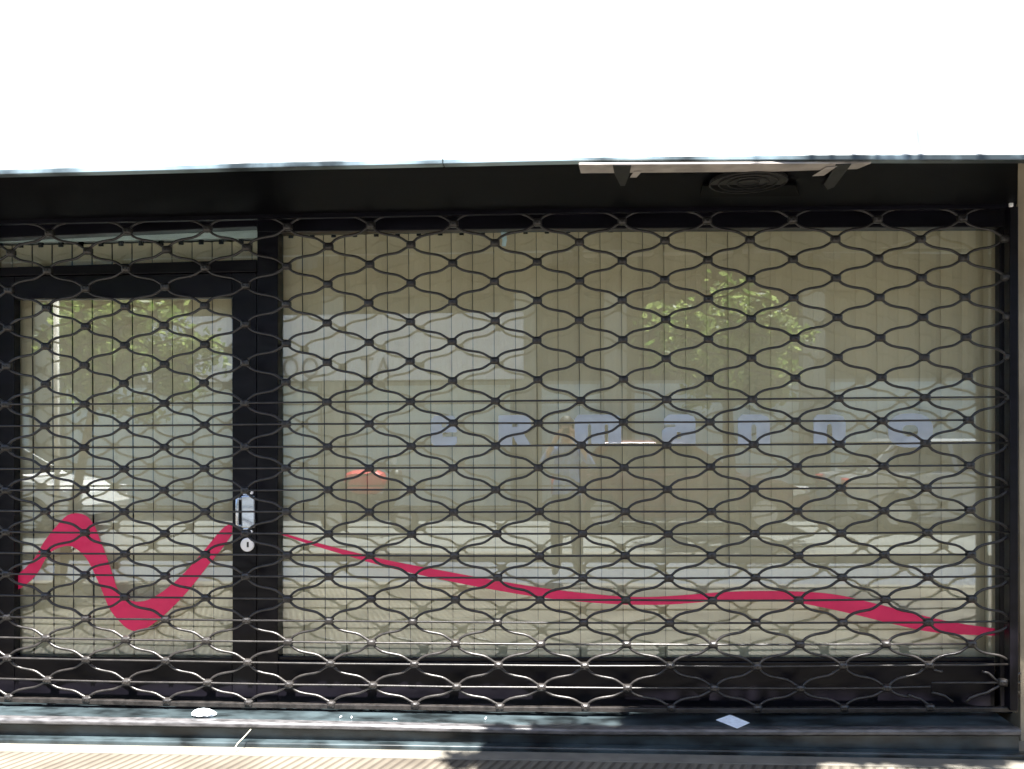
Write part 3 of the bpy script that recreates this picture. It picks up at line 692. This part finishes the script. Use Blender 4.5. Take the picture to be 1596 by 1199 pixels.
# ------------------------------------------------------------------ vehicles across the road
def car(label, paint, cx, cy, front, name='parked_car'):
    """front = +1 when the bonnet points to +X"""
    t = thing(name, label, 'car', (cx, cy, -.03), 'cars parked across the road')
    def T(x, y, z): return Vector((cx+front*x, cy+y, z-.03))
    bm = bmesh.new()
    prof = [(-2.0, .32), (-2.05, .6), (-1.98, .86), (-1.5, .92), (.75, .92), (1.55, .82), (1.95, .66), (2.02, .45), (1.95, .28), (1.55, .24), (-1.6, .24)]
    secs = []
    for y, s in ((-.84, .93), (-.86, 1), (-.8, 1.0), (.8, 1.0), (.86, 1), (.84, .93)):
        secs.append([bm.verts.new(T(x*s if abs(y) > .85 else x, y, .24+(z-.24)*(s if abs(y) > .83 else 1))) for x, z in prof])
    n = len(prof)
    for A, B in zip(secs, secs[1:]):
        for k in range(n): bm.faces.new((A[k], A[(k+1) % n], B[(k+1) % n], B[k]))
    bm.faces.new(secs[0]); bm.faces.new(secs[-1][::-1])
    lo = [(-1.75, -.78), (-1.75, .78), (.95, .78), (.95, -.78)]; hi = [(-1.2, -.6), (-1.2, .6), (.15, .6), (.15, -.6)]
    A = [bm.verts.new(T(x, y, .915)) for x, y in lo]; B = [bm.verts.new(T(x, y, 1.42)) for x, y in hi]; Cc = [bm.verts.new(T(x*.92-.03, y*.85, 1.46)) for x, y in hi]
    for P_, Q in ((A, B), (B, Cc)):
        for k in range(4): bm.faces.new((P_[k], P_[(k+1) % 4], Q[(k+1) % 4], Q[k]))
    bm.faces.new(Cc)
    link('body', bm, paint, t, bev=.03, smooth=False)
    def quad(nm, pts, off, m):
        bm = bmesh.new(); o = Vector(off); F_ = [bm.verts.new(p+o) for p in pts]; K = [bm.verts.new(p-o) for p in pts]
        bm.faces.new(F_); bm.faces.new(K[::-1])
        for k in range(4): bm.faces.new((F_[k], F_[(k+1) % 4], K[(k+1) % 4], K[k]))
        return link(nm, bm, m, t)
    for s in (-1, 1):
        quad('side_window', [T(-1.5, s*.765, .95), T(-.35, s*.765, .95), T(-.4, s*.625, 1.37), T(-1.12, s*.625, 1.37)], (0, s*.012, .004), 'dark_glass')
        quad('side_window', [T(-.27, s*.765, .95), T(.78, s*.765, .95), T(.12, s*.625, 1.37), T(-.32, s*.625, 1.37)], (0, s*.012, .004), 'dark_glass')
        bm = bmesh.new(); box(bm, *[tuple(min(a, b) for a, b in zip(T(1.72, s*.72-.13, .58), T(1.99, s*.72+.13, .72))), tuple(max(a, b) for a, b in zip(T(1.72, s*.72-.13, .58), T(1.99, s*.72+.13, .72)))])
        link('headlight', bm, 'lamp_clear', t, bev=.02)
        bm = bmesh.new(); box(bm, *[tuple(min(a, b) for a, b in zip(T(-2.06, s*.72-.1, .6), T(-1.9, s*.72+.1, .84))), tuple(max(a, b) for a, b in zip(T(-2.06, s*.72-.1, .6), T(-1.9, s*.72+.1, .84)))])
        link('tail_light', bm, 'lamp_red', t, bev=.02)
        bm = bmesh.new(); box(bm, *[tuple(min(a, b) for a, b in zip(T(.55, s*.87, .92), T(.7, s*1.02, 1.05))), tuple(max(a, b) for a, b in zip(T(.55, s*.87, .92), T(.7, s*1.02, 1.05)))])
        link('mirror', bm, paint, t, bev=.03)
        for wx in (-1.25, 1.28):
            bm = bmesh.new(); p = T(wx, s*.77, .31); cyl(bm, p, (0, 1, 0), .31, .2, 28); wh = link('wheel', bm, 'tyre', t, bev=.02)
            bm = bmesh.new(); cyl(bm, p+Vector((0, s*.1, 0)), (0, 1, 0), .2, .02, 20); link('rim', bm, 'rim', wh)
    quad('windscreen', [T(.88, -.68, .95), T(.88, .68, .95), T(.2, .56, 1.38), T(.2, -.56, 1.38)], (front*.014, 0, .008), 'dark_glass')
    quad('rear_window', [T(-1.72, -.66, .95), T(-1.72, .66, .95), T(-1.26, .55, 1.38), T(-1.26, -.55, 1.38)], (-front*.014, 0, .008), 'dark_glass')
    return t
def car_at(label, paint, px, L, front):
    p = RF(px, 700, L); return car(label, paint, p.x, p.y, front)
car_at('glossy red hatchback parked under the tree across the road', 'car_red', 1052, 10.2, 1)
car_at('silver hatchback parked behind the red car across the road', 'car_silver', 1490, 10.3, 1)
car_at('white hatchback parked at the far end of the opposite kerb', 'car_white', -20, 9.6, 1)
# red scooter with a box
p = RF(570, 750, 9.2); sx, sy = p.x, p.y
sc = thing('motor_scooter', 'dark motor scooter with big red box parked across the road', 'scooter', (sx, sy, -.03))
bm = bmesh.new(); tube(bm, [Vector((sx-.55, sy, .62)), Vector((sx-.3, sy, .6)), Vector((sx, sy, .36)), Vector((sx+.3, sy, .34)), Vector((sx+.48, sy, .8)), Vector((sx+.5, sy, .98))], [.14, .2, .16, .12, .14, .08], 12)
link('body', bm, 'black_plastic', sc, smooth=True)
link('top_box', bx(((sx-.34, sy-.25, .6), (sx+.34, sy+.25, .98))), 'box_red', sc, bev=.17)
link('seat', bx(((sx-.3, sy-.13, .5), (sx+.3, sy+.13, .598))), 'black_plastic', sc, bev=.03)
link('windshield', bx(((sx+.44, sy-.2, .98), (sx+.46, sy+.2, 1.25))), 'lamp_clear', sc)
for wx in (-.5, .62):
    bm = bmesh.new(); cyl(bm, (sx+wx, sy, .2), (0, 1, 0), .23, .1, 24); wh = link('wheel', bm, 'tyre', sc, bev=.02)
    bm = bmesh.new(); cyl(bm, (sx+wx, sy, .2), (0, 1, 0), .13, .12, 18); link('rim', bm, 'rim', wh)
bm = bmesh.new(); tube(bm, [Vector((sx+.4, sy-.32, 1.02)), Vector((sx+.5, sy, .98)), Vector((sx+.4, sy+.32, 1.02))], .018, 8); link('handlebar', bm, 'black_plastic', sc)

# ------------------------------------------------------------------ the photographer, seen only as a faint mirror image
def skinned(name, pts, edges, rad, mats_, parent=None, sub=2):
    me = bpy.data.meshes.new(name); me.from_pydata([Vector(p) for p in pts], edges, []); o = bpy.data.objects.new(name, me); C.objects.link(o)
    sm = o.modifiers.new('skin', 'SKIN'); sm.use_smooth_shade = True
    for k, r_ in enumerate(rad):
        d = me.skin_vertices[0].data[k]; d.radius = r_ if isinstance(r_, tuple) else (r_, r_)
    me.skin_vertices[0].data[0].use_root = True
    sb = o.modifiers.new('sub', 'SUBSURF'); sb.levels = sub; sb.render_levels = sub
    bpy.context.view_layer.update()
    m2 = bpy.data.meshes.new_from_object(o.evaluated_get(bpy.context.evaluated_depsgraph_get())); bpy.data.objects.remove(o)
    o = bpy.data.objects.new(name, m2); C.objects.link(o); m2.materials.clear()
    for k in mats_: m2.materials.append(MATS[k])
    return o
PX, PY = CAM.x+.02, CAM.y-.17
eye = CAM.z
def Q(x, y, z): return (PX+x, PY+y, z)
pts = [Q(0, -.08, .92), Q(0, -.1, 1.1), Q(0, -.1, 1.28), Q(0, -.07, 1.40), Q(0, -.03, 1.47), Q(0, 0, eye), Q(0, .01, eye+.1)]
rad = [(.15, .11), (.14, .1), (.16, .1), (.09, .07), (.052, .052), (.072, .088), (.06, .075)]
ed = [(0, 1), (1, 2), (2, 3), (3, 4), (4, 5), (5, 6)]
def add(p, r_, a): pts.append(p); rad.append(r_); ed.append((a, len(pts)-1)); return len(pts)-1
for s in (-1, 1):
    h = add(Q(s*.1, -.08, .84), .085, 0); k = add(Q(s*.11, -.06, .48), .075, h); an = add(Q(s*.12, -.1, .09), .06, k); add(Q(s*.14, .05, .045), (.045, .03), an)
    sh = add(Q(s*.17, -.09, 1.36), .06, 3); el = add(Q(s*.3, .02, 1.18), .042, sh); wr = add(Q(s*.13, .1, 1.47), .028, el)
    pa = add(Q(s*.088, .125, eye-.035), (.024, .03), wr)
    for f, (dy, dz, ln) in enumerate(((.018, .045, .05), (.024, .03, .055), (.022, .013, .052), (.016, -.004, .042))):
        f1 = add(Q(s*.074, .125+dy, eye-.02+dz*.6), .0085, pa); f2 = add(Q(s*.052, .128+dy*.9, eye-.012+dz*.75), .008, f1); add(Q(s*.036, .128+dy*.6, eye-.008+dz*.75), .007, f2)
    t1 = add(Q(s*.07, .098, eye-.05), .01, pa); add(Q(s*.045, .095, eye-.045), .0085, t1)
pe = skinned('person', pts, ed, rad, ['skin', 'shirt', 'trouser', 'black_plastic'])
for p_ in pe.data.polygons:
    c = p_.center; lx = c.x-PX; ly = c.y-PY
    head = c.z > 1.45 or (abs(lx) < .22 and ly > .04 and c.z > 1.25)
    p_.material_index = 0 if head else (1 if c.z > .9 else (2 if c.z > .085 else 3)); p_.use_smooth = True
tag(pe, 'person in a blue checked shirt holding a camera up to the face', 'person', kind='thing')
bpy.context.view_layer.update()
bm = bmesh.new(); bmesh.ops.create_uvsphere(bm, u_segments=20, v_segments=12, radius=1)
for v in list(bm.verts):
    if v.co.z < -.15 and v.co.y > -.2 or v.co.z < -.5: bm.verts.remove(v)
for v in bm.verts: v.co = Vector(Q(0, -.012, eye+.06))+Vector((v.co.x*.088, v.co.y*.1, v.co.z*.105))
link('hair', bm, 'hair', pe, smooth=True)
bm = bmesh.new(); tube(bm, [Vector(Q(0, .075, eye+.02)), Vector(Q(0, .098, eye-.02)), Vector(Q(0, .085, eye-.035))], [.009, .014, .008], 8); link('nose', bm, 'skin', pe, smooth=True)
bm = bx(((CAM.x-.052, CAM.y-.045, eye-.03), (CAM.x+.052, CAM.y-.022, eye+.033)))
cyl(bm, (CAM.x, CAM.y-.018, eye), (0, 1, 0), .024, .02, 24)
tag(link('compact_camera', bm, 'black_plastic', bev=.004), 'small black camera held in both hands', 'camera', kind='thing')

bpy.context.scene.cycles.pixel_filter_type = 'BLACKMAN_HARRIS'; bpy.context.scene.cycles.filter_width = 1.5
